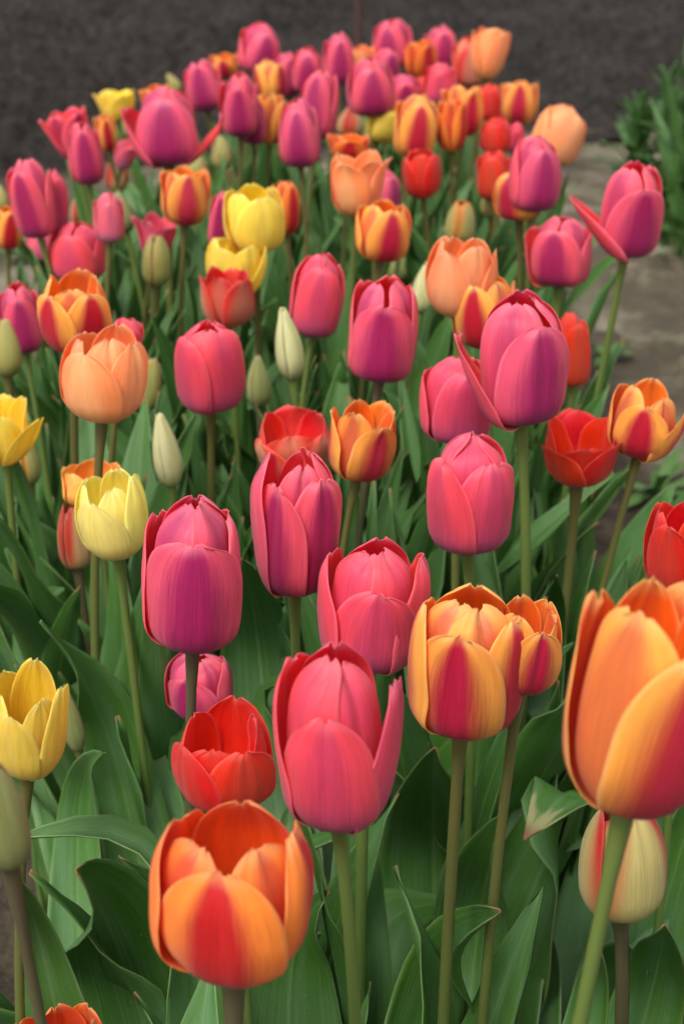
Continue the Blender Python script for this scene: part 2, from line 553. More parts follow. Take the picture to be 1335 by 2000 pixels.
def empty(name, loc, label, cat, group=None):
    o = bpy.data.objects.new(name, None)
    o.empty_display_size = .02
    COL.objects.link(o)
    o.location = loc
    o['label'] = label
    o['category'] = cat
    if group:
        o['group'] = group
    return o

# ------------------------------------------------------------------ the tulips
# id, variety, shape, centre x, top y, bottom y, width (pixels of the 1335x2000 photograph), azimuth of the first outer
# petal (0 faces the camera, + turns right), lean (+ right), options, label
TULIPS = [
 # --- far end of the bed
 (1, 'pink', 'oval', 505, 44, 143, 78, 20, 7, {}, 'pink tulip standing alone left of the back cluster, its head wholly against dark soil'),
 (2, 'pink', 'oval', 661, 62, 165, 60, 5, 2, {}, 'slender pink tulip in the back row, just left of the thin rusty stake'),
 (3, 'pink', 'oval', 767, 38, 132, 76, -15, 3, {}, 'pink tulip reaching highest of all at the far end, right of the stake'),
 (4, 'pink', 'oval', 862, 48, 136, 64, 10, 0, {}, 'pink tulip in the back row between the dark orange cup and the dull red head'),
 (5, 'tanger', 'cup', 818, 75, 152, 68, 35, 0, {'st': 'B'}, 'deep orange cup with a dark base in the back row, against pink heads'),
 (6, 'peach', 'open', 957, 52, 154, 76, 40, 8, {}, 'ragged peach tulip at the right end of the back row, against dark soil'),
 (7, 'salmon', 'oval', 917, 72, 170, 68, 10, 0, {'hue': .1}, 'dull red tulip in front of the ragged peach one at the back right'),
 (8, 'orange', 'open', 437, 103, 152, 54, 0, 0, {'z': .43}, 'small orange and red tulip at the back left, peeping over a pink head'),
 (9, 'pink', 'oval', 398, 117, 216, 76, -10, -2, {}, 'pink tulip at the back left, right behind the large pink flower with spread petals'),
 (10, 'orange', 'egg', 527, 116, 192, 62, 60, 0, {}, 'pale yellow and pink tulip in the back cluster under the lone pink head'),
 (11, 'pink', 'oval', 563, 102, 188, 54, 25, -2, {}, 'narrow pink tulip in the back cluster, right of the pale yellow and pink one'),
 (12, 'pink', 'oval', 600, 92, 182, 62, 0, 3, {}, 'pink tulip with a silvery sheen between two others in the middle of the back cluster'),
 (13, 'pink', 'oval', 622, 138, 270, 76, -20, 2, {}, 'tall pink tulip with a red left edge, behind the square topped pink one'),
 (14, 'peach', 'open', 706, 88, 138, 48, 0, 0, {}, 'small peach tulip at the back, low beside the thin rusty stake'),
 (15, 'pink', 'oval', 466, 141, 266, 74, -5, 1, {}, 'violet flushed pink tulip on a bare brown stem, left of the narrow orange cup'),
 (16, 'pink', 'oval', 724, 112, 226, 92, 5, 0, {}, 'broad violet pink tulip at the back, right above the crumpled yellow one'),
 (17, 'pink', 'egg', 752, 95, 168, 54, 30, 0, {}, 'pink tulip top showing over the broad violet pink tulip'),
 (18, 'pink', 'egg', 788, 145, 212, 64, 0, 0, {'z': .43}, 'short pink tulip tucked under the deep orange cup'),
 (19, 'coral', 'oval', 860, 124, 205, 64, -10, 3, {}, 'rose tulip at the back below the dull red head, above the striped orange pair'),
 (20, 'red', 'oval', 826, 148, 198, 40, 20, 0, {'z': .41}, 'sliver of a red and yellow tulip between two pink heads at the back'),
 (21, 'yellow', 'flare', 222, 175, 236, 80, 30, 0, {}, 'wide open yellow tulip at the back left, the farthest yellow flower'),
 (22, 'orange', 'open', 302, 165, 215, 60, 10, 0, {}, 'orange tulip mostly hidden behind the large pink flower with spread petals'),
 (23, 'green', 'bud', 340, 143, 182, 28, 0, -28, {'st': 'G'}, 'thin pale green bud leaning left at the back, against dark soil'),
 (24, 'pink', 'oval', 326, 168, 322, 124, 0, 2, {'azs': [0, 100, -100, 60, -60, 180], 'fl': {1: 34, 2: 17}, 'W': {1: .7}, 'hs': {1: 1.0, 2: .9}}, 'large pink tulip with two petals spread like wings at the back left'),
 (25, 'pink', 'flare', 124, 208, 312, 94, 40, -14, {'st': 'G'}, 'flared rose tulip farthest left at the back, leaning out over the path'),
 (26, 'pink', 'oval', 168, 237, 362, 74, 5, 1, {'st': 'G'}, 'violet pink tulip in front of the flared rose one at the far left'),
 (27, 'orange', 'cup', 205, 222, 295, 44, 20, 0, {}, 'narrow orange tulip wedged behind the violet pink one at the far left'),
 (28, 'sage', 'bud', 238, 222, 275, 40, 0, -16, {'st': 'G'}, 'olive green bud under the wide open yellow tulip at the back left'),
 (29, 'orange', 'cup', 531, 183, 281, 66, 60, 0, {'st': 'B'}, 'narrow orange cup on a dark stem between two pink tulips at the back'),
 (30, 'pink', 'oval', 585, 190, 328, 82, -8, 1, {'st': 'B'}, 'square topped pink tulip with a violet base, right of the narrow orange cup'),
 (31, 'pink', 'egg', 495, 195, 281, 52, 0, 0, {}, 'shaded violet tulip low behind the narrow orange cup'),
 (32, 'rusty', 'bud', 684, 205, 270, 52, 60, 0, {'st': 'G'}, 'green bud splitting to show an orange strip, below the back cluster'),
 (33, 'yellow', 'cup', 752, 195, 280, 76, 20, 16, {'st': 'G'}, 'crumpled yellow tulip leaning right, beside a large striped orange one'),
 (34, 'orange', 'egg', 811, 185, 306, 84, 8, 0, {}, 'large orange tulip with a broad red flame, just above the small square red one'),
 (35, 'orange', 'cup', 902, 167, 266, 80, 15, 4, {}, 'striped orange tulip directly behind the slim half closed orange one'),
 (36, 'tanger', 'cup', 880, 195, 294, 62, 55, 0, {'st': 'B'}, 'slim half closed orange tulip on paired brown stems at the back right'),
 (37, 'red', 'oval', 953, 163, 234, 48, 0, 4, {}, 'bright red tulip between two striped orange ones at the back right'),
 (38, 'orange', 'cup', 1009, 158, 243, 80, -5, 6, {}, 'yellow edged tulip with a pointed red flame, above two round red heads'),
 (39, 'red', 'oval', 966, 226, 300, 58, -20, -4, {'z': .43}, 'round red tulip straight below the yellow edged one with a pointed flame'),
 (40, 'coral', 'oval', 1004, 238, 298, 36, 0, 0, {'z': .42}, 'dusky rose tulip half hidden beside the round red one at the back right'),
 (41, 'peach', 'egg', 1088, 205, 322, 106, 25, 14, {'st': 'G'}, 'single large peach tulip hanging over the path at the back right'),
 (42, 'pink', 'oval', 1043, 262, 414, 106, 18, 3, {'st': 'B'}, 'violet flamed pink tulip in front of the large peach one on the right'),
 (43, 'red', 'oval', 965, 294, 390, 66, -20, 2, {}, 'dark red tulip behind the small greenish bud on the right'),
 (44, 'red', 'cup', 823, 291, 387, 74, 60, 0, {'st': 'B', 'cl': -.12}, 'small square red tulip standing alone over green leaves in the middle distance'),
 (45, 'tanger', 'open', 680, 260, 316, 84, 0, 0, {}, 'ruffled orange tulip top just above the big light orange flower'),
 (46, 'peach', 'open', 706, 290, 426, 122, -30, 8, {'hue': -.1, 'st': 'G'}, 'big light orange tulip with loose petals, behind a dusky pink one'),
 (47, 'pink', 'oval', 738, 322, 440, 90, 60, 0, {'dim': 1}, 'dusky pink tulip squeezed between two orange flowers in the middle distance'),
 (48, 'orange', 'cup', 748, 388, 513, 110, 12, 3, {'st': 'B'}, 'golden tulip with one wide red flame, centre of the middle distance'),
 (49, 'orange', 'egg', 1012, 322, 432, 100, -40, 0, {}, 'orange and red tulip largely hidden by the violet flamed pink one on the right'),
 (50, 'green', 'bud', 961, 352, 426, 46, 30, 0, {'st': 'B'}, 'small greenish brown bud beside the hidden orange tulip on the right'),
 (51, 'streaky', 'budf', 897, 392, 478, 58, 50, 2, {'tipc': 1}, 'pale green bud showing a yellow and red streak, behind the twin peach tulips'),
 (52, 'green', 'bud', 433, 265, 332, 40, 10, 0, {'st': 'G'}, 'olive bud under the violet flushed pink tulip at the back'),
 (53, 'green', 'bud', 447, 330, 392, 46, 60, 0, {'st': 'G'}, 'pointed green bud directly behind the upper yellow cup'),
 (54, 'green', 'bud', 384, 296, 352, 48, 0, 8, {'st': 'G'}, 'yellowish bud behind the orange tulip with two red flames'),
 (55, 'orange', 'cup', 361, 322, 442, 98, 12, 0, {'st': 'B'}, 'yellow orange tulip with red flames, alone below the winged pink flower'),
 (56, 'rusty', 'budf', 228, 305, 374, 44, 20, 4, {'st': 'G'}, 'greenish bud with red tip, below the violet pink tulip at the far left'),
 (57, 'pale', 'flare', 247, 272, 332, 52, 20, 22, {'z': .40}, 'withered pale pink tulip with drooping petals at the back left'),
 (58, 'pink', 'egg', 64, 308, 466, 102, -15, -2, {'st': 'G'}, 'large pink tulip near the left edge, in front of the dark soil'),
 (59, 'coral', 'egg', 108, 328, 455, 52, 40, 2, {}, 'pink tulip half hidden behind the large pink one near the left edge'),
 (60, 'pale', 'oval', 213, 375, 474, 62, 20, -4, {}, 'soft pink tulip behind the leaning olive bud on the left'),
 (61, 'sage', 'bud', 240, 369, 456, 48, 10, -12, {'st': 'G'}, 'olive bud leaning against the soft pink tulip on the left'),
 (62, 'rusty', 'bud', 158, 375, 440, 40, 60, 0, {'st': 'G'}, 'small green bud with pinkish tip between the two left pink tulips'),
 (63, 'orange', 'cup', 14, 400, 488, 66, 25, 0, {'st': 'B'}, 'orange tulip cut by the left edge, above the grey path'),
 (64, 'green', 'bud', 3, 362, 412, 34, 0, 0, {}, 'pale bud at the very left edge above the orange tulip'),
 (65, 'pale', 'oval', 84, 440, 512, 64, 0, 0, {'z': .34, 'dim': 1}, 'low pink tulip seen behind the stem of the large left pink one'),
 (66, 'coral', 'oval', 151, 430, 552, 114, -12, 2, {}, 'broad rosy red tulip behind the double looking orange one on the left'),
 (67, 'pale', 'flare', 302, 412, 512, 92, 30, 6, {'dim': 1, 'z': .40}, 'faded pale pink tulip with hanging petals behind a green bud'),
 (68, 'green', 'budf', 306, 458, 560, 58, 55, -2, {'st': 'B'}, 'plump green bud in front of the faded pale pink tulip'),
 (69, 'pink', 'oval', 428, 370, 486, 44, 0, 2, {}, 'deep pink tulip half hidden left of the upper yellow cup'),
 (70, 'yellow', 'cup', 496, 357, 496, 122, 15, 3, {'st': 'B'}, 'bright yellow cup, upper of the two overlapping yellow tulips'),
 (71, 'tanger', 'cup', 558, 352, 460, 56, 40, 2, {'st': 'B', 'hue': .2}, 'reddish orange tulip peeking out right of the upper yellow cup'),
 (72, 'yellow', 'open', 462, 462, 584, 122, -20, 2, {'st': 'G'}, 'yellow cup behind the greenish red one, lower of the overlapping yellow tulips'),
 (73, 'salmon', 'cup', 443, 519, 641, 110, 45, 0, {'st': 'G'}, 'salmon and red tulip with narrow separated petals in front of a yellow cup'),
 # --- middle of the bed
 (74, 'coral', 'egg', 619, 492, 660, 110, 0, 2, {'st': 'G', 'fl': {4: 6}}, 'coral pink tulip with pointed side petals, right of the yellow cups'),
 (75, 'orange', 'cup', 146, 523, 692, 148, -30, 0, {'st': 'B', 'cl': -0.1, 'azs': [-38, 42, 175, 2, -100, 110], 'hs': {0: 0.88, 1: 0.92, 2: 1.0, 3: 0.92, 4: 0.97, 5: 1.0}}, 'full double looking orange tulip with two red flames on the left'),
 (76, 'pink', 'egg', 38, 548, 692, 92, 10, -2, {'st': 'G'}, 'lilac pink tulip behind a bud at the left edge, above the green leaves'),
 (77, 'green', 'bud', 13, 622, 738, 62, 20, -4, {'st': 'B'}, 'pinkish green bud at the left edge, in front of the lilac pink tulip'),
 (78, 'peach', 'cup', 203, 630, 828, 174, -12, 0, {'st': 'B', 'azs': [-22, 64, -140, 22, -80, 160], 'hs': {0: 0.9, 1: 0.96, 2: 0.92, 3: 0.97, 4: 0.9, 5: 1.02}, 'W': {0: 1.15}}, 'large peach tulip with scalloped rim, front of the left side'),
 (79, 'coral', 'egg', 246, 620, 710, 70, 20, 6, {}, 'crimson tulip tip showing behind the large scalloped peach tulip'),
 (80, 'green', 'budf', 289, 694, 802, 54, 15, 4, {'st': 'P'}, 'brownish green bud hugging the right side of the large scalloped peach tulip'),
 (81, 'coral', 'egg', 410, 624, 811, 140, -48, 0, {'st': 'B', 'azs': [42, -50, 170, -4, 110, -120], 'hs': {0: 0.98, 1: 0.92, 2: 0.95, 3: 0.97, 4: 1.0, 5: 1.0}, 'W': {0: 1.15}, 'P': {0: 1.3}}, 'smooth rose tulip with closed rounded top, alone left of the cream bud'),
 (82, 'cream', 'slim', 566, 599, 744, 58, 55, -10, {'st': 'G'}, 'slim cream bud leaning left between two rose tulips, the upper cream one'),
 (83, 'sage', 'bud', 506, 691, 797, 50, 30, 0, {'st': 'P'}, 'small olive bud standing low under the slim upper cream bud'),
 (84, 'pink', 'egg', 747, 536, 748, 138, -4, 0, {'st': 'P', 'azs': [-5, 112, -125, 60, -62, 180], 'hs': {0: 0.84, 1: 0.95, 2: 0.95, 3: 1.0, 4: 0.97, 5: 1.03}, 'W': {0: 1.12}, 'P': {0: 1.2}}, 'tall rose pink tulip with violet foot, centre of the middle ground'),
 (85, 'cream', 'bud', 823, 510, 612, 44, 0, 0, {'st': 'G'}, 'whitish bud half hidden by the twin peach tulips'),
 (86, 'peach', 'cup', 900, 460, 624, 142, -35, 0, {'st': 'G'}, 'pale peach tulip behind a striped orange one, right of the middle ground'),
 (87, 'orange', 'cup', 946, 532, 684, 130, -25, -2, {'st': 'B'}, 'orange tulip with a red flame in front of the pale peach one'),
 (88, 'pink', 'egg', 1096, 420, 561, 120, -22, 0, {'st': 'G', 'fl': {2: 12}}, 'pink and violet tulip close to the tall right one, above the path'),
 (89, 'pink', 'egg', 1232, 312, 504, 128, 12, 8, {'st': 'G', 'fl': {2: 30}, 'bx': -0.045, 'azs': [14, 128, -92, 72, -48, 180], 'hs': {0: 0.84, 1: 0.95, 2: 0.88, 3: 1.0, 4: 0.98, 5: 1.02}, 'W': {0: 1.1, 2: 1.15}, 'P': {2: 0.7}}, 'tall pink tulip at the right on a long bare stem, one petal flung left'),
 (90, 'sage', 'bud', 774, 488, 552, 52, 0, 0, {'st': 'G'}, 'pale green bud under the golden tulip with one wide red flame'),
 (91, 'pink', 'egg', 1024, 564, 832, 176, 24, 3, {'st': 'G', 'fl': {1: 13}, 'azs': [26, -84, 150, -26, 92, 190], 'hs': {0: 0.84, 1: 0.86, 2: 0.95, 3: 0.98, 4: 1.0, 5: 1.05}, 'W': {0: 1.05, 1: 0.85, 4: 0.85}, 'P': {1: 0.7}, 'cl': -0.03}, 'largest violet pink tulip on the right, its left petal bent outwards'),
 (92, 'red', 'egg', 1116, 608, 756, 74, 10, 2, {'st': 'G'}, 'scarlet tulip behind the largest violet pink tulip on the right'),
 (93, 'coral', 'egg', 889, 695, 868, 142, 10, -2, {'z': .435}, 'coral red tulip tucked behind the left side of the largest violet pink tulip'),
 (94, 'orange', 'cup', 1264, 738, 905, 158, -12, 4, {'st': 'B', 'bx': -0.05, 'fl': {1: 9}, 'azs': [-18, 68, -125, 28, -75, 170], 'hs': {0: 0.86, 1: 0.84, 2: 0.95, 3: 0.92, 4: 0.97, 5: 1.02}}, 'striped orange tulip on a slanting stem over the path at the right edge'),
 (95, 'red', 'open', 1135, 797, 953, 160, 60, 0, {'st': 'B', 'azs': [-52, 56, 176, 2, 112, -112], 'hs': {0: 0.78, 1: 0.84, 2: 1.0, 3: 0.8, 4: 1.0, 5: 1.0}}, 'wide open scarlet cup beside the striped orange tulip over the path'),
 (96, 'orange', 'cup', 707, 779, 942, 134, 30, 3, {'st': 'B'}, 'orange tulip with a red streak, behind the tall flared rose flower'),
 (97, 'salmon', 'open', 575, 790, 936, 156, 55, -3, {'st': 'B', 'cl': -0.15, 'azs': [-58, 58, 176, 2, 112, -112], 'hs': {0: 0.8, 1: 0.84, 2: 1.0, 3: 0.92, 4: 1.0, 5: 1.0}}, 'salmon and scarlet tulip half covered by the flared rose flower'),
 (98, 'coral', 'egg', 918, 842, 1085, 172, 32, 0, {'st': 'G', 'azs': [34, -54, 168, -8, 100, -112], 'hs': {0: 0.86, 1: 0.87, 2: 0.95, 3: 1.0, 4: 1.0, 5: 1.02}}, 'coral pink tulip alone above a green gap, right of the centre'),
 (99, 'lemon', 'cup', 218, 914, 1096, 145, -40, 0, {'st': 'G', 'azs': [-28, 86, -140, 30, -80, 160], 'hs': {0: 0.84, 1: 1.02, 2: 0.95, 3: 0.93, 4: 0.95, 5: 1.0}, 'W': {0: 1.15}}, 'pale lemon tulip on a long curved green stem on the left'),
 (100, 'golden', 'cup', 182, 895, 992, 124, 10, 0, {'st': 'G', 'hue': -.2, 'z': .37}, 'golden peach tulip right behind the pale lemon one'),
 (101, 'rusty', 'budf', 147, 982, 1114, 70, 40, -8, {'st': 'P'}, 'narrow red and green bud on a dark stem, left of the pale lemon tulip'),
 (102, 'cream', 'slim', 328, 805, 953, 60, 50, -8, {'st': 'G'}, 'slim cream bud on a pale stem, the lower one right of the peach tulip'),
 (103, 'yellow', 'open', 2, 768, 908, 112, 50, 4, {'st': 'G', 'azs': [62, -60, 178, 2, -120, 120], 'fl': {0: 15}, 'P': {0: 0.7}, 'W': {0: 0.8}, 'hs': {0: 1.05, 1: 0.95, 2: 0.95, 3: 0.9, 4: 0.95, 5: 1.0}}, 'yellow tulip cut by the left edge with one petal pointing up'),
 (104, 'streaky', 'bud', 55, 835, 950, 52, 60, 0, {'st': 'G'}, 'tall sage green bud with an orange seam near the left edge'),
 # --- front
 (105, 'pink', 'egg', 375, 965, 1278, 198, 6, 2, {'st': 'P', 'foc': 1, 'azs': [4, 115, -118, 58, -52, 178], 'hs': {0: 0.86, 1: 0.9, 2: 0.88, 3: 1.03, 4: 1.0, 5: 1.04}, 'W': {0: 1.2}, 'P': {0: 1.5}}, 'round pink tulip with one broad front petal, left of the centre'),
 (106, 'pink', 'egg', 578, 873, 1168, 180, 62, 2, {'st': 'G', 'foc': 1, 'fl': {4: 9}, 'azs': [-40, 44, 165, 4, -104, 108], 'hs': {0: 0.86, 1: 0.9, 2: 0.95, 3: 0.97, 4: 1.0, 5: 1.04}, 'W': {0: 0.92, 1: 0.92, 4: 1.15}, 'P': {4: 1.3}}, 'flared rose tulip with violet petal backs, upper left of the coral pair in front'),
 (107, 'coral', 'egg', 730, 1048, 1320, 222, 2, 2, {'st': 'G', 'foc': 1, 'fl': {1: 5, 2: 4}, 'azs': [3, 92, -100, 48, -48, 178], 'hs': {0: 0.8, 1: 0.98, 2: 0.95, 3: 1.0, 4: 0.98, 5: 1.04}}, 'coral tulip with one big front petal, touching the front striped orange tulip'),
 (108, 'pink', 'egg', 388, 1270, 1410, 134, -20, 0, {'st': 'G', 'S': .042}, 'small low pink tulip behind the stem of the round pink one'),
 (109, 'red', 'cup', 437, 1358, 1592, 205, 50, -2, {'st': 'G', 'foc': 1, 'cl': -0.06, 'azs': [30, -52, 165, -12, 95, -115], 'hs': {0: 0.88, 1: 0.9, 2: 1.0, 3: 0.86, 4: 0.98, 5: 0.97}}, 'glowing red cup right behind the nearest orange cup'),
 (110, 'coral', 'egg', 660, 1252, 1632, 256, -10, -1, {'st': 'G', 'foc': 1, 'fl': {1: 6, 2: 2}, 'azs': [-10, 84, -112, 36, -58, 175], 'hs': {0: 0.8, 1: 0.9, 2: 0.97, 3: 0.96, 4: 1.0, 5: 1.05}, 'W': {0: 1.05, 1: 0.9}, 'P': {1: 0.7}}, 'biggest coral pink tulip on a thick green stem, front centre'),
 (111, 'orange', 'egg', 914, 1138, 1448, 238, -18, 0, {'st': 'B', 'foc': 1, 'azs': [-17, 54, -98, 18, -55, 172], 'hs': {0: 0.87, 1: 0.93, 2: 0.92, 3: 0.97, 4: 0.97, 5: 1.04}, 'W': {0: 0.92, 1: 0.8, 2: 0.95}}, 'big closed orange tulip with crimson flames, front right of the centre'),
 (112, 'orange', 'cup', 1022, 1160, 1360, 150, 20, 4, {'st': 'B', 'foc': 1}, 'orange tulip showing only its right side behind the big closed one with flames'),
 (113, 'flamed', 'cup', 1263, 1125, 1602, 332, 32, 4, {'st': 'G', 'bx': -0.03, 'foc': 1, 'fl': {3: 3}, 'azs': [26, 150, -122, -52, 96, -165], 'hs': {0: 0.9, 1: 0.97, 2: 0.95, 3: 0.98, 4: 1.05, 5: 1.0}, 'W': {0: 1.12, 3: 1.3, 4: 1.1}, 'cl': -0.08}, 'huge orange and red tulip cut by the right edge, nearest on that side'),
 (114, 'red', 'cup', 1322, 978, 1168, 134, -30, 0, {'st': 'G'}, 'red tulip cut by the right edge, above the huge orange one'),
 (115, 'creamy', 'budf', 1215, 1545, 1804, 174, 25, 0, {'st': 'P', 'foc': 1, 'S': .062}, 'half open cream and red bud under the huge orange tulip'),
 (116, 'coral', 'oval', 1322, 1560, 1656, 80, 0, 0, {'S': .05, 'st': 'P'}, 'patch of a small coral tulip behind the half open bud at the right edge'),
 (117, 'yellow', 'cup', 58, 1284, 1526, 156, -25, 3, {'st': 'B', 'foc': 1, 'azs': [-20, 85, -125, 40, -70, 170], 'hs': {0: 0.8, 1: 0.97, 2: 0.95, 3: 0.9, 4: 0.88, 5: 1.04}}, 'big yellow tulip cut by the left edge in front'),
 (118, 'sage', 'bud', 143, 1335, 1470, 48, 20, -5, {'st': 'B', 'foc': 1}, 'slim sage bud hugging the right side of the big front yellow tulip'),
 (119, 'sage', 'budf', 6, 1474, 1702, 112, 40, -6, {'st': 'P', 'foc': 1, 'S': 0.039, 'bx': 0.03}, 'blurred green bud cut by the left edge, nearest bud in the picture'),
 (120, 'tanger', 'cup', 452, 1562, 1932, 322, 8, 3, {'st': 'P', 'foc': 1, 'S': 0.064, 'cl': -0.2, 'azs': [-8, 92, -110, 44, -58, 172], 'hs': {0: 1.0, 1: 1.0, 2: 1.0, 3: 0.99, 4: 0.97, 5: 1.03}, 'W': {0: 0.98}}, 'nearest orange cup, wide open and seen from above at the bottom'),
 (121, 'tanger', 'cup', 122, 1958, 2210, 200, 20, 0, {'st': 'P', 'foc': 1, 'S': 0.06}, 'orange tulip top cut by the bottom edge at the lower left'),
]
NOM = {'egg': .072, 'oval': .068, 'cup': .060, 'open': .060, 'flare': .056, 'bud': .050, 'budf': .054, 'slim': .058}
D_HEAD = .285
SMALL_BLOOM = {8, 10, 14, 17, 18, 19, 20, 22, 27, 31, 37, 39, 40, 45, 49, 59, 60, 65, 69, 71, 79, 93, 100, 112, 116}
INFO = {}


def depth_of(t):
    tid, var, shape, cx, yt, yb, w, az, lean, op, label = t
    cy = (yt + yb) / 2
    s = yb - yt
    if 'z' in op:
        return (CAM_H - op['z']) / -ray(cx, cy)[2]
    d_pl = D_HEAD / -ray(cx, cy)[2]
    if 'S' in op:
        return op['S'] * F * cos(PITCH) / s
    if tid in SMALL_BLOOM:
        return d_pl * 1.02
    d_sz = NOM[shape] * F * cos(PITCH) / s
    k = .65 if shape in ('bud', 'budf', 'slim') else .45
    return math.exp((1 - k) * math.log(d_pl) + k * math.log(d_sz))


def build_head(rng, shape, H, R, az, op, nu, nv):
    out = []
    fl = op.get('fl', {})
    loose = rng.uniform(-.16, .10)
    for k in range(6):
        inner = k >= 3
        a = az + 120 * (k % 3) + (60 if inner else 0) + rng.uniform(-5, 5)
        if 'azs' in op:
            a = op['azs'][k]
        hs = (rng.uniform(.95, 1.03) if shape not in ('egg', 'oval') or inner else rng.uniform(.84, .97)) * ((1.03 if inner else 1.0) if shape not in ('bud', 'budf', 'slim') else (.9 if inner else 1.0))
        hs = op.get('hs', {}).get(k, hs)
        tilt = fl.get(k, 0.0)
        if shape not in ('bud', 'budf', 'slim'):
            tilt += rng.uniform(-2.5, 0) if inner else rng.uniform(0, 3.0)
        curl = op.get('cl')
        if curl is not None:
            curl = curl + (rng.uniform(-.05, 0) if inner else rng.uniform(0, .05))
        elif shape not in ('bud', 'budf', 'slim'):
            curl = loose + (rng.uniform(-.08, 0) if inner else rng.uniform(0, .07))
        out.append((k, inner, petal(rng, shape, H, R, a, inner, nu, nv, tilt, hs,
                                    .45 if shape in ('bud', 'budf', 'slim') else 1.0, curl,
                                    rng.choice([0, .005, .02]) if shape in ('cup', 'open', 'egg') else 0.0,
                                    op.get('W', {}).get(k, 1.0), op.get('P', {}).get(k, 1.0))))
    return out


def make_tulip(t):
    tid, var, shape, cx, yt, yb, w, az, lean, op, label = t
    rng = np.random.default_rng(1000 + tid)
    is_bud = shape in ('bud', 'budf', 'slim')
    d = depth_of(t)
    nu, nv = (25, 26) if d < .95 else ((13, 15) if d < 1.4 else (9, 11))
    s = yb - yt
    if d > 1.5:                             # soft outlines read a little small
        w, s = w * 1.05, s * 1.04
        yt, yb = (yt + yb - s) / 2, (yt + yb + s) / 2
    H = s * d / F
    R = w * d / F / 2
    B = at_depth(cx, yb, d)
    lean_r = rad(lean + rng.uniform(-4, 4) * (1.6 if d > .75 else 1))
    fwd_r = rad(rng.uniform(-4, 3))
    axis = np.array([sin(lean_r), -sin(fwd_r), cos(lean_r)])
    axis /= np.linalg.norm(axis)
    ex = np.cross(np.array([0, 1.0, 0]), axis)
    ex /= np.linalg.norm(ex)
    ey = np.cross(axis, ex)
    M = np.stack([ex, ey, axis], 0)            # local -> world rows
    seed = int(rng.integers(1 << 30))
    for it in range(6):
        head = build_head(np.random.default_rng(seed), shape, H, R, az, op, nu, nv)
        pts = np.concatenate([h[2][0].reshape(-1, 3) for h in head if h[0] not in op.get('fl', {}) or op['fl'][h[0]] < 10]) @ M + B
        x, y = project(pts)
        x0, x1, y0, y1 = x.min(), x.max(), y.min(), y.max()
        if it < 5:
            R *= (w / (x1 - x0)) ** .9
            H *= min(1.6, max(.6, 1 + 1.05 * (s / (y1 - y0) - 1)))
        x, y = cx - (x0 + x1) / 2, (yt + yb) / 2 - (y0 + y1) / 2
        B = B + RIGHT * x * d / F - UP * y * d / F
    # ground point
    bx = B[0] + rng.uniform(-.012, .012) - B[0] * .05 - lean_r * .06 + op.get('bx', 0)
    by = B[1] + rng.uniform(-.02, .02)
    base = np.array([bx, by, 0.0])
    INFO[tid] = dict(base=base, d=d, H=H, R=R, z=B[2], head=B)
    root = empty('tulip', base, label, 'tulip', 'closed tulip buds in the bed' if is_bud else 'tulips in flower in the bed')
    INFO[tid]['root'] = root
    # stem
    length = B[2]
    end = B + axis * H * .03
    ctl = end - axis * length * .5 + np.array([rng.uniform(-.018, .018), rng.uniform(-.012, .012), 0])
    ctl[2] = length * .52
    sp = bezier(base + np.array([0, 0, -.03]), ctl, end, 18)
    rs = (.0033 if not is_bud else .0029) * rng.uniform(.92, 1.08) * min(1.15, max(.7, R / .024 if not is_bud else R / .0115))
    tt = np.linspace(0, 1, 18)
    rr = rs * (1.15 - .28 * tt) + rs * .55 * np.clip((tt - .955) / .045, 0, 1) ** 2
    V, Fq, pu, pv = tube(sp, rr, 10 if d < 1 else 7)
    st = {'G': STEM_G, 'B': STEM_B, 'P': STEM_P}[op.get('st', 'G' if var in ('yellow', 'lemon', 'green', 'cream', 'sage') else 'B')]
    link_mesh('stem', V - base, Fq, st, root, dict(pu=pu, pv=pv, rnd=rng.uniform()))
    # flower: receptacle, pistil and anthers carry the petals
    nm = 'bud' if is_bud else 'flower'
    zc = np.linspace(0, 1, 8)
    prof = np.stack([np.zeros(8), np.zeros(8), zc * H * .30 + .001], 1)
    V, Fq, pu, pv = tube(prof, R * np.array([.17, .16, .12, .11, .11, .12, .15, .02]), 8)
    core = link_mesh(nm, V @ M + B - base, Fq, PISTIL, root, dict(pu=pu, pv=pv))
    if not is_bud and d < 1.2:
        sv, sf, off = [], [], 0
        for k in range(6):
            a = k * pi / 3 + .3
            p0 = np.array([cos(a) * R * .16, sin(a) * R * .16, H * .05])
            p2 = np.array([cos(a) * R * .36, sin(a) * R * .36, H * .36])
            Vs, Fs, _, _ = tube(bezier(p0, (p0 + p2) / 2 + np.array([cos(a), sin(a), 0]) * R * .08, p2, 7),
                                R * np.array([.025, .025, .03, .07, .075, .07, .02]), 6)
            sv.append(Vs)
            sf.append(Fs + off)
            off += len(Vs)
        link_mesh('stamens', np.concatenate(sv) @ M + B - base, np.concatenate(sf), ANTHER, core)
    for k, inner, (P, U, Vv) in head:
        Pw = P @ M + B - base
        V, Fq, at = sheet(Pw, .00022, U, Vv, dict(inner=1.0 if inner else 0.0, rnd=rng.uniform()))
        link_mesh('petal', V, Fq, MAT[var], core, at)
    return root


for t_ in TULIPS:
    make_tulip(t_)

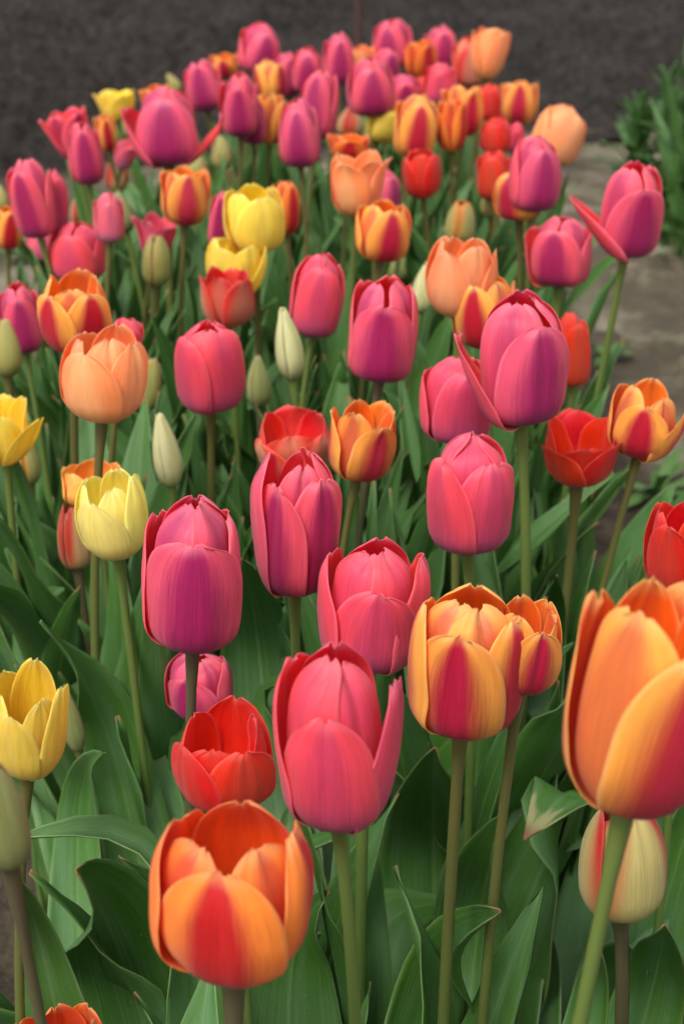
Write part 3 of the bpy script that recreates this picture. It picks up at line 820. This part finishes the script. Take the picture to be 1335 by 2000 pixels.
# ------------------------------------------------------------------ the large leaves that can be told apart in front
# plant, middle (x, y, height), tip (x, y, height), half width, roll, facing (0 towards the lens .. 1 upwards), keywords
BIG_LEAVES = [
 (98, (845, 1640, .18), (850, 1462, .30), .034, 10, .3, dict(fold1=.25, wave=.003)),
 (111, (935, 1780, .20), (985, 1592, .33), .023, 25, .2, dict(fold1=.45, wave=.002, peak=.5)),
 (110, (850, 1905, .25), (975, 1780, .335), .027, -35, .5, dict(fold1=.5, wave=.004, peak=.5)),
 (98, (1125, 1535, .275), (1022, 1640, .29), .036, 10, .7, dict(fold1=.2, wave=.005, lab='leaf with a pale dry torn tip')),
 (105, (215, 1420, .28), (80, 1215, .37), .026, -20, .5, dict(fold1=.25, wave=.006, waves=2.2)),
 (109, (330, 1650, .345), (15, 1640, .35), .022, 0, .8, dict(fold1=.35, wave=.005)),
 (109, (235, 1850, .26), (150, 1700, .345), .046, 20, .4, dict(fold1=.2, wave=.006, waves=1.6)),
 (105, (250, 1850, .20), (265, 1738, .27), .036, -10, .6, dict(fold1=.15, wave=.006)),
 (107, (740, 1800, .17), (885, 1765, .165), .046, 0, 1.0, dict(fold1=.1, wave=.005)),
 (111, (1062, 1880, .15), (1025, 1765, .19), .028, 20, .5, dict(fold1=.2, wave=.006)),
 (113, (1150, 1965, .30), (1165, 1848, .37), .015, 0, .1, dict(fold1=.4, wave=.002)),
 (113, (1275, 1930, .24), (1296, 1808, .33), .024, 0, .2, dict(fold1=.2, wave=.002)),
 (119, (95, 1900, .28), (40, 1720, .36), .022, 20, .2, dict(fold1=.3, wave=.004)),
 (106, (505, 1250, .27), (472, 1092, .37), .031, 15, .2, dict(fold1=.2, wave=.003)),
 (106, (545, 1270, .24), (530, 1160, .32), .032, -10, .3, dict(fold1=.15, wave=.003)),
 (107, (505, 1390, .24), (560, 1330, .28), .022, 20, .6, dict(fold1=.3, wave=.006)),
 (99, (60, 1235, .26), (125, 1150, .30), .036, 20, .5, dict(fold1=.2, wave=.004)),
 (105, (285, 1440, .26), (232, 1385, .27), .028, 0, .7, dict(fold1=.3, wave=.006)),
 (96, (780, 1000, .28), (797, 886, .36), .024, 10, .1, dict(fold1=.3, wave=.002)),
 (93, (830, 1020, .25), (832, 905, .34), .026, -20, .1, dict(fold1=.3, wave=.003)),
 (95, (1112, 1080, .23), (1156, 962, .32), .024, 25, .1, dict(fold1=.4, wave=.003)),
 (112, (1085, 1240, .28), (1086, 1125, .36), .018, 30, .1, dict(fold1=.5, wave=.002)),
 (91, (985, 1110, .22), (990, 1040, .28), .018, 10, .2, dict(fold1=.3, wave=.004)),
 (98, (1000, 1330, .20), (1010, 1180, .29), .020, 20, .2, dict(fold1=.3, wave=.003)),
 (101, (60, 1080, .24), (45, 940, .34), .020, 10, .2, dict(fold1=.3, wave=.003)),
 (114, (1130, 1330, .20), (1180, 1290, .25), .030, 15, .6, dict(fold1=.2, wave=.005)),
 (115, (1270, 1620, .20), (1330, 1480, .26), .026, -15, .3, dict(fold1=.25, wave=.004)),
 (110, (560, 1890, .22), (640, 1740, .28), .036, -15, .5, dict(fold1=.15, wave=.005)),
 (117, (150, 1560, .26), (205, 1470, .33), .018, 10, .2, dict(fold1=.35, wave=.003)),
 (115, (1180, 1600, .14), (1105, 1665, .16), .030, 0, .5, dict(fold1=.2, wave=.004)),
]
N_BIG = {}
for i_, (tid, mid, tip, hw, roll, facing, kw) in enumerate(BIG_LEAVES):
    I = INFO[tid]
    N_BIG[tid] = N_BIG.get(tid, 0) + 1
    rng = np.random.default_rng(9000 + i_)
    b0 = I['base'] + np.array([rng.uniform(-.004, .004), rng.uniform(-.004, .004), .005])
    pm, pt = at_z(*mid), at_z(*tip)
    spine = catmull(np.array([b0, b0 * .5 + pm * .5 + np.array([0, 0, .02]), pm, pt]), np.linspace(0, 1, 30))
    for _ in range(14):
        spine[1:-1] = spine[1:-1] * .4 + (spine[:-2] + spine[2:]) * .3
    seg = np.concatenate([[0], np.cumsum(np.linalg.norm(np.diff(spine, axis=0), axis=1))])
    spine = np.stack([np.interp(np.linspace(0, seg[-1], 30), seg, spine[:, c]) for c in range(3)], 1)
    T = np.gradient(spine, axis=0)
    T /= np.linalg.norm(T, axis=1, keepdims=True)
    want = (EYE - pm) / np.linalg.norm(EYE - pm) * (1 - facing) + np.array([0, 0, 1.0]) * facing
    S = np.cross(T, want[None])
    for k in range(1, 30):
        if S[k] @ S[k - 1] < 0:
            S[k] = -S[k]
    for _ in range(6):
        S[1:-1] = S[1:-1] * .4 + (S[:-2] + S[2:]) * .3
    S /= np.linalg.norm(S, axis=1, keepdims=True)
    a = rad(roll) * np.linspace(.3, 1, 30)[:, None]
    S = S * np.cos(a) + np.cross(S, T) * np.sin(a)
    kw = dict(kw)
    lab = kw.pop('lab', None)
    kw.setdefault('waves', 2.0)
    add_leaf(I['root'], I['base'], rng, spine, S, hw, nu=15, fold0=1.1, label=lab, mat=TORN if lab else LEAF, **kw)

# ------------------------------------------------------------------ leaves of every tulip
for t_ in TULIPS:
    tid = t_[0]
    I = INFO[tid]
    rng = np.random.default_rng(5000 + tid)
    base, root = I['base'], I['root']
    hz = I['z']
    a0 = rng.uniform(0, 360)
    spec = [  # length, half width, start elevation, bend, attachment
        (rng.uniform(.31, .40), rng.uniform(.034, .050), rng.uniform(74, 86), rng.uniform(15, 75), .004),
        (rng.uniform(.30, .38), rng.uniform(.026, .038), rng.uniform(76, 87), rng.uniform(10, 60), .02),
        (rng.uniform(.26, .34), rng.uniform(.018, .028), rng.uniform(78, 88), rng.uniform(5, 40), .05),
        (rng.uniform(.22, .27), rng.uniform(.012, .019), rng.uniform(80, 88), rng.uniform(0, 25), .10),
    ]
    spec = spec[min(3, N_BIG.get(tid, 0)):]
    if I['d'] < .70:
        spec = spec[:2]
    if I['d'] > .82:                        # further back the foliage stands upright and close
        spec = [(L * 1.04, hw * .82, el, b_ * .6, za) for L, hw, el, b_, za in spec]
        spec += [(rng.uniform(.33, .41), rng.uniform(.018, .028), rng.uniform(76, 88), rng.uniform(5, 35), .01),
                 (rng.uniform(.30, .38), rng.uniform(.016, .024), rng.uniform(76, 88), rng.uniform(5, 45), .03),
                 (rng.uniform(.35, .41), rng.uniform(.015, .022), rng.uniform(80, 89), rng.uniform(2, 22), .02),
                 (rng.uniform(.34, .40), rng.uniform(.015, .022), rng.uniform(78, 88), rng.uniform(2, 30), .02)]
    for k, (L, hw, el, bend, za) in enumerate(spec):
        k_h = min(1.0, (hz - .10) / .33)
        az = a0 + k * 137 + rng.uniform(-25, 25)
        if base[0] > .24:                  # those at the path keep their leaves to the bed
            az, bend, L = rng.uniform(-150, -30), bend * .6, L * .85
        p, S = grow_leaf(rng, base + np.array([0, 0, 0]), az, L * k_h, hw, el, bend, n=20 if I['d'] < 1.2 else 14,
                         twist=rng.uniform(-50, 50), z_att=za * k_h)
        add_leaf(root, base, rng, p, S, hw * k_h ** .5, nu=11 if I['d'] < 1.2 else 7,
                 fold0=1.25, fold1=rng.uniform(.12, .45), wave=rng.uniform(.002, .007), waves=rng.uniform(1.5, 3.5))


# ------------------------------------------------------------------ ground
def vnoise(x, y, seed):
    rg = np.random.default_rng(seed)
    T = rg.random((256, 256))
    xi, yi = np.floor(x).astype(int), np.floor(y).astype(int)
    fx, fy = x - xi, y - yi
    fx, fy = fx * fx * (3 - 2 * fx), fy * fy * (3 - 2 * fy)
    a, b = T[yi % 256, xi % 256], T[yi % 256, (xi + 1) % 256]
    c, d_ = T[(yi + 1) % 256, xi % 256], T[(yi + 1) % 256, (xi + 1) % 256]
    return (a * (1 - fx) + b * fx) * (1 - fy) + (c * (1 - fx) + d_ * fx) * fy - .5


def fbm(x, y, sc, octs, seed, gain=.55):
    o = 0
    a = 1.0
    for k in range(octs):
        o = o + a * vnoise(x * sc + 13.7 * k, y * sc + 7.1 * k, seed + k)
        a *= gain
        sc *= 2.07
    return o


def soil_material(name, dark, light, sand, sandiness):
    t = NT(name)
    tc = t.node('ShaderNodeTexCoord').outputs['Object']
    n1 = t.noise(tc, 3.0, 6.0, .65)
    n2 = t.noise(tc, 20.0 if sandiness else 46.0, 7.0, .72)
    n3 = t.noise(tc, 240.0, 4.0, .7)
    gr = t.noise(tc, 900.0, 2.0, .6)
    col = t.mix(t.smooth(t.math('ADD', t.math('MULTIPLY', n2, .7), t.math('MULTIPLY', n1, .3)), .38, .64), lin(dark), lin(light))
    if not sandiness:
        pits = t.smooth(t.noise(tc, 9.0, 4.0, .6), .42, .30)
        col = t.mix(t.math('MULTIPLY', pits, .75), col, lin((20, 17, 15)))
    if sandiness:
        p = t.attr('path')
        f = t.math('MULTIPLY', p, t.smooth(t.math('ADD', t.math('MULTIPLY', n1, .7), t.math('MULTIPLY', t.noise(tc, 11.0, 5.0, .65), .3)), .36, .62))
        f = t.math('MAXIMUM', f, t.math('MULTIPLY', p, .18))
        col = t.mix(f, col, lin(sand))
        moss = t.math('MULTIPLY', t.smooth(t.noise(tc, 5.5, 5.0, .7), .54, .68), .6)
        col = t.mix(t.math('MULTIPLY', moss, p), col, lin((86, 98, 58)))
    col = t.mix(t.math('MULTIPLY', t.smooth(n3, .45, .75), .45), col, lin([min(255, c * 1.35) for c in light]))
    col = t.mix(t.math('MULTIPLY', t.smooth(gr, .62, .75), .4), col, lin([c * .6 for c in dark]))
    h = t.math('ADD', t.math('MULTIPLY', n2, .6), t.math('ADD', t.math('MULTIPLY', n3, .5), t.math('MULTIPLY', gr, .2)))
    t.link(t.principled(col, .92, .2, t.bump(h, .9, .01)), t.out.inputs[0])
    return t.m


def field_edge(x):                      # where the tilled field begins
    return 3.58 + .51 * x


xs = np.arange(-3.2, 3.2, .0125)
ys = np.arange(.25, 5.2, .0125)
X, Y = np.meshgrid(xs, ys)
edge = .34 + .015 * Y + .06 * fbm(X, Y, 3, 3, 77)
path = np.clip((np.abs(X + .02) - edge) / .06, 0, 1) + np.clip((Y - 2.75) / .1, 0, 1)
path = np.clip(path, 0, 1)
path *= 1 - .85 * np.clip((Y - field_edge(X) + .40 + .9 * fbm(X, Y, 3.1, 4, 15)) / .45, 0, 1)
Z = (fbm(X, Y, 2.2, 3, 5) * .014 + np.maximum(fbm(X, Y, 14, 4, 9), -.25) * .018 * (1.25 - .5 * path)
     + .004 * fbm(X, Y, 60, 2, 21) - .012 * path)
Z += path * np.maximum(fbm(X, Y, 9, 5, 91, .62) - .0, 0) * .06
Z -= .35 * np.clip(Y - field_edge(X) - .22, 0, .4)        # dips under the field
link_mesh('ground', np.stack([X, Y, Z], -1).reshape(-1, 3), grid_faces(len(xs), len(ys)),
          soil_material('bed_soil', (44, 36, 28), (84, 74, 60), (152, 142, 120), 1), None,
          dict(path=path.ravel()))['kind'] = 'structure'

soil_f = soil_material('field_soil', (17, 15, 13), (61, 55, 50), (0, 0, 0), 0)
us = np.linspace(-4.5, 4.5, 560)
ws = np.concatenate([np.linspace(0, 1.5, 110), np.linspace(1.5, 9, 330)[1:]])
Xf, Wf = np.meshgrid(us, ws)
Yf = field_edge(Xf) + .05 * fbm(Xf, Xf * 0, 5, 3, 3) + Wf
rise = np.clip((Wf + .55 * fbm(Xf, Yf, 2.6, 5, 19, .65)) / .5, 0, 1)
clod = np.maximum(fbm(Xf, Yf, 7, 4, 41), -.15)
crumb = np.abs(fbm(Xf, Yf, 19, 4, 61, .65))
Zf = -.05 + .055 * rise * (2 - rise) + (.25 + .75 * rise) * (fbm(Xf, Yf, 1.3, 3, 31) * .06 + np.maximum(fbm(Xf, Yf, 3.6, 4, 44), -.1) * .06 + clod * .08 + crumb * .055 + fbm(Xf, Yf, 48, 3, 51) * .014)
link_mesh('tilled_field', np.stack([Xf, Yf, Zf], -1).reshape(-1, 3), grid_faces(len(us), len(ws)), soil_f)['kind'] = 'structure'
# the land beyond, out to the horizon
ang = np.linspace(0, 2 * pi, 65)[:-1]
rings = np.array([.2, 3, 8, 20, 60, 200])
V = np.stack([np.outer(rings, np.cos(ang)), np.outer(rings, np.sin(ang)) + 2, np.full((6, 64), -.16)], -1).reshape(-1, 3)
j_, i_ = np.meshgrid(np.arange(5), np.arange(64), indexing='ij')
a_ = j_ * 64 + i_
b_ = j_ * 64 + (i_ + 1) % 64
link_mesh('terrain', V, np.stack([a_, a_ + 64, b_ + 64, b_], -1).reshape(-1, 4)[:, ::-1], soil_f)['kind'] = 'structure'

# ------------------------------------------------------------------ stake, neighbouring plants, weeds
sp0 = at_depth(684, 60, 3.05)
bp = np.array([sp0[0] + .01, sp0[1], -.05])
pts = np.stack([np.full(14, bp[0]), np.full(14, bp[1]), np.linspace(-.05, 1.05, 14)], 1)
pts[:, 0] += .006 * np.sin(np.linspace(0, 5, 14))
hook = np.array([[bp[0] + .006 * sin(5), bp[1], 1.05]]) + np.stack([.02 * (1 - np.cos(np.linspace(.4, pi, 7))), np.zeros(7), .02 * np.sin(np.linspace(.4, pi, 7))], 1)
pts = np.concatenate([pts, hook])
V, Fq, pu, pv = tube(pts, np.full(len(pts), .0075), 10)
o = link_mesh('garden_stake', V, Fq, RUST, None, dict(pu=pu, pv=pv))
o['label'] = 'thin rusty stake standing upright in the soil behind the back row'
o['category'] = 'stake'


def leafy_plant(px, pyb, height, n_leaves, L, hw, label, seed, spread=45, mat=None, broad=0, name='lily_plant', cat='plant', group='leafy plants right of the path', n_stem=1, zb=0.0):
    rng = np.random.default_rng(seed)
    base = at_z(px, pyb, zb)
    base[2] = 0
    root = empty(name, base, label, cat, group)
    for s_ in range(n_stem):
        tip = base + np.array([rng.uniform(-.03, .03), rng.uniform(-.03, .03), height * rng.uniform(.8, 1.0)])
        off = np.array([rng.uniform(-.03, .03), rng.uniform(-.03, .03), -.02]) if n_stem > 1 else np.array([0, 0, -.02])
        sp = bezier(base + off, (base + tip) / 2 + np.array([rng.uniform(-.02, .02), 0, 0]), tip, 12)
        V, Fq, pu, pv = tube(sp, np.linspace(.0045, .002, 12), 7)
        link_mesh('stem', V - base, Fq, STEM_G, root, dict(pu=pu, pv=pv, rnd=rng.uniform()))
        for k in range(n_leaves):
            f = (k + .5) / n_leaves
            q = sp[min(11, int(f * 11.5))]
            el = 25 + 50 * f + rng.uniform(-10, 15)
            p, S = grow_leaf(rng, q, k * 137.5 + rng.uniform(-20, 20), L * rng.uniform(.75, 1.1) * (1.1 - .3 * f), hw, el, spread * (1 - .6 * f) + rng.uniform(-15, 15), n=12, twist=rng.uniform(-30, 30))
            add_leaf(root, base, rng, p, S, hw * rng.uniform(.8, 1.1), mat or LEAF2, nu=5, fold0=.7, fold1=.3, wave=.002)
    for k in range(broad):
        p, S = grow_leaf(rng, base, rng.uniform(0, 360), height * rng.uniform(.6, 1.0), .02, rng.uniform(78, 88), rng.uniform(5, 30), n=14, twist=rng.uniform(-40, 40))
        add_leaf(root, base, rng, p, S, rng.uniform(.012, .022), LEAF, nu=7, fold1=.3, wave=.005)
    return root


leafy_plant(1325, 505, .39, 14, .12, .011, 'tall leafy green plant at the right edge, reaching highest beside the dark soil', 1, broad=6, n_stem=2)
leafy_plant(1240, 455, .23, 17, .09, .009, 'low bushy green plant left of the tall one beyond the path', 2, n_stem=6)
leafy_plant(1300, 470, .29, 17, .09, .010, 'medium bushy green plant with reddish leaf tips behind the tall one', 3, n_stem=6)
leafy_plant(1345, 520, .33, 12, .12, .012, 'dark broad leaved plant cut by the right edge under the tall leaves', 4, broad=7)


def weed(px, py, n, L, hw, label, seed, el=25):
    rng = np.random.default_rng(seed)
    base = at_z(px, py, .0)
    root = empty('weed', base, label, 'weed', 'small weeds on the bare soil')
    for k in range(n):
        p, S = grow_leaf(rng, base, k * 137.5 + rng.uniform(-30, 30), L * rng.uniform(.6, 1.1), hw, el + rng.uniform(-10, 30), 35, n=9)
        add_leaf(root, base, rng, p, S, hw * rng.uniform(.7, 1.1), WEED, nu=5, fold0=.5, fold1=.2, wave=.002, peak=.6)
    return root


weed(1278, 962, 10, .075, .009, 'flat rosette weed on the grey path at the right edge', 11)
weed(1178, 700, 7, .060, .007, 'small green weed on the path beside the long bare stem', 12)
weed(1062, 1778, 8, .040, .004, 'tiny seedling in the dark soil gap at the lower right', 13, 40)
weed(1085, 672, 6, .050, .007, 'tuft of weed at the bed edge under the pink and violet tulip', 14)
weed(40, 502, 8, .07, .008, 'weed patch on the path at the left edge', 15)
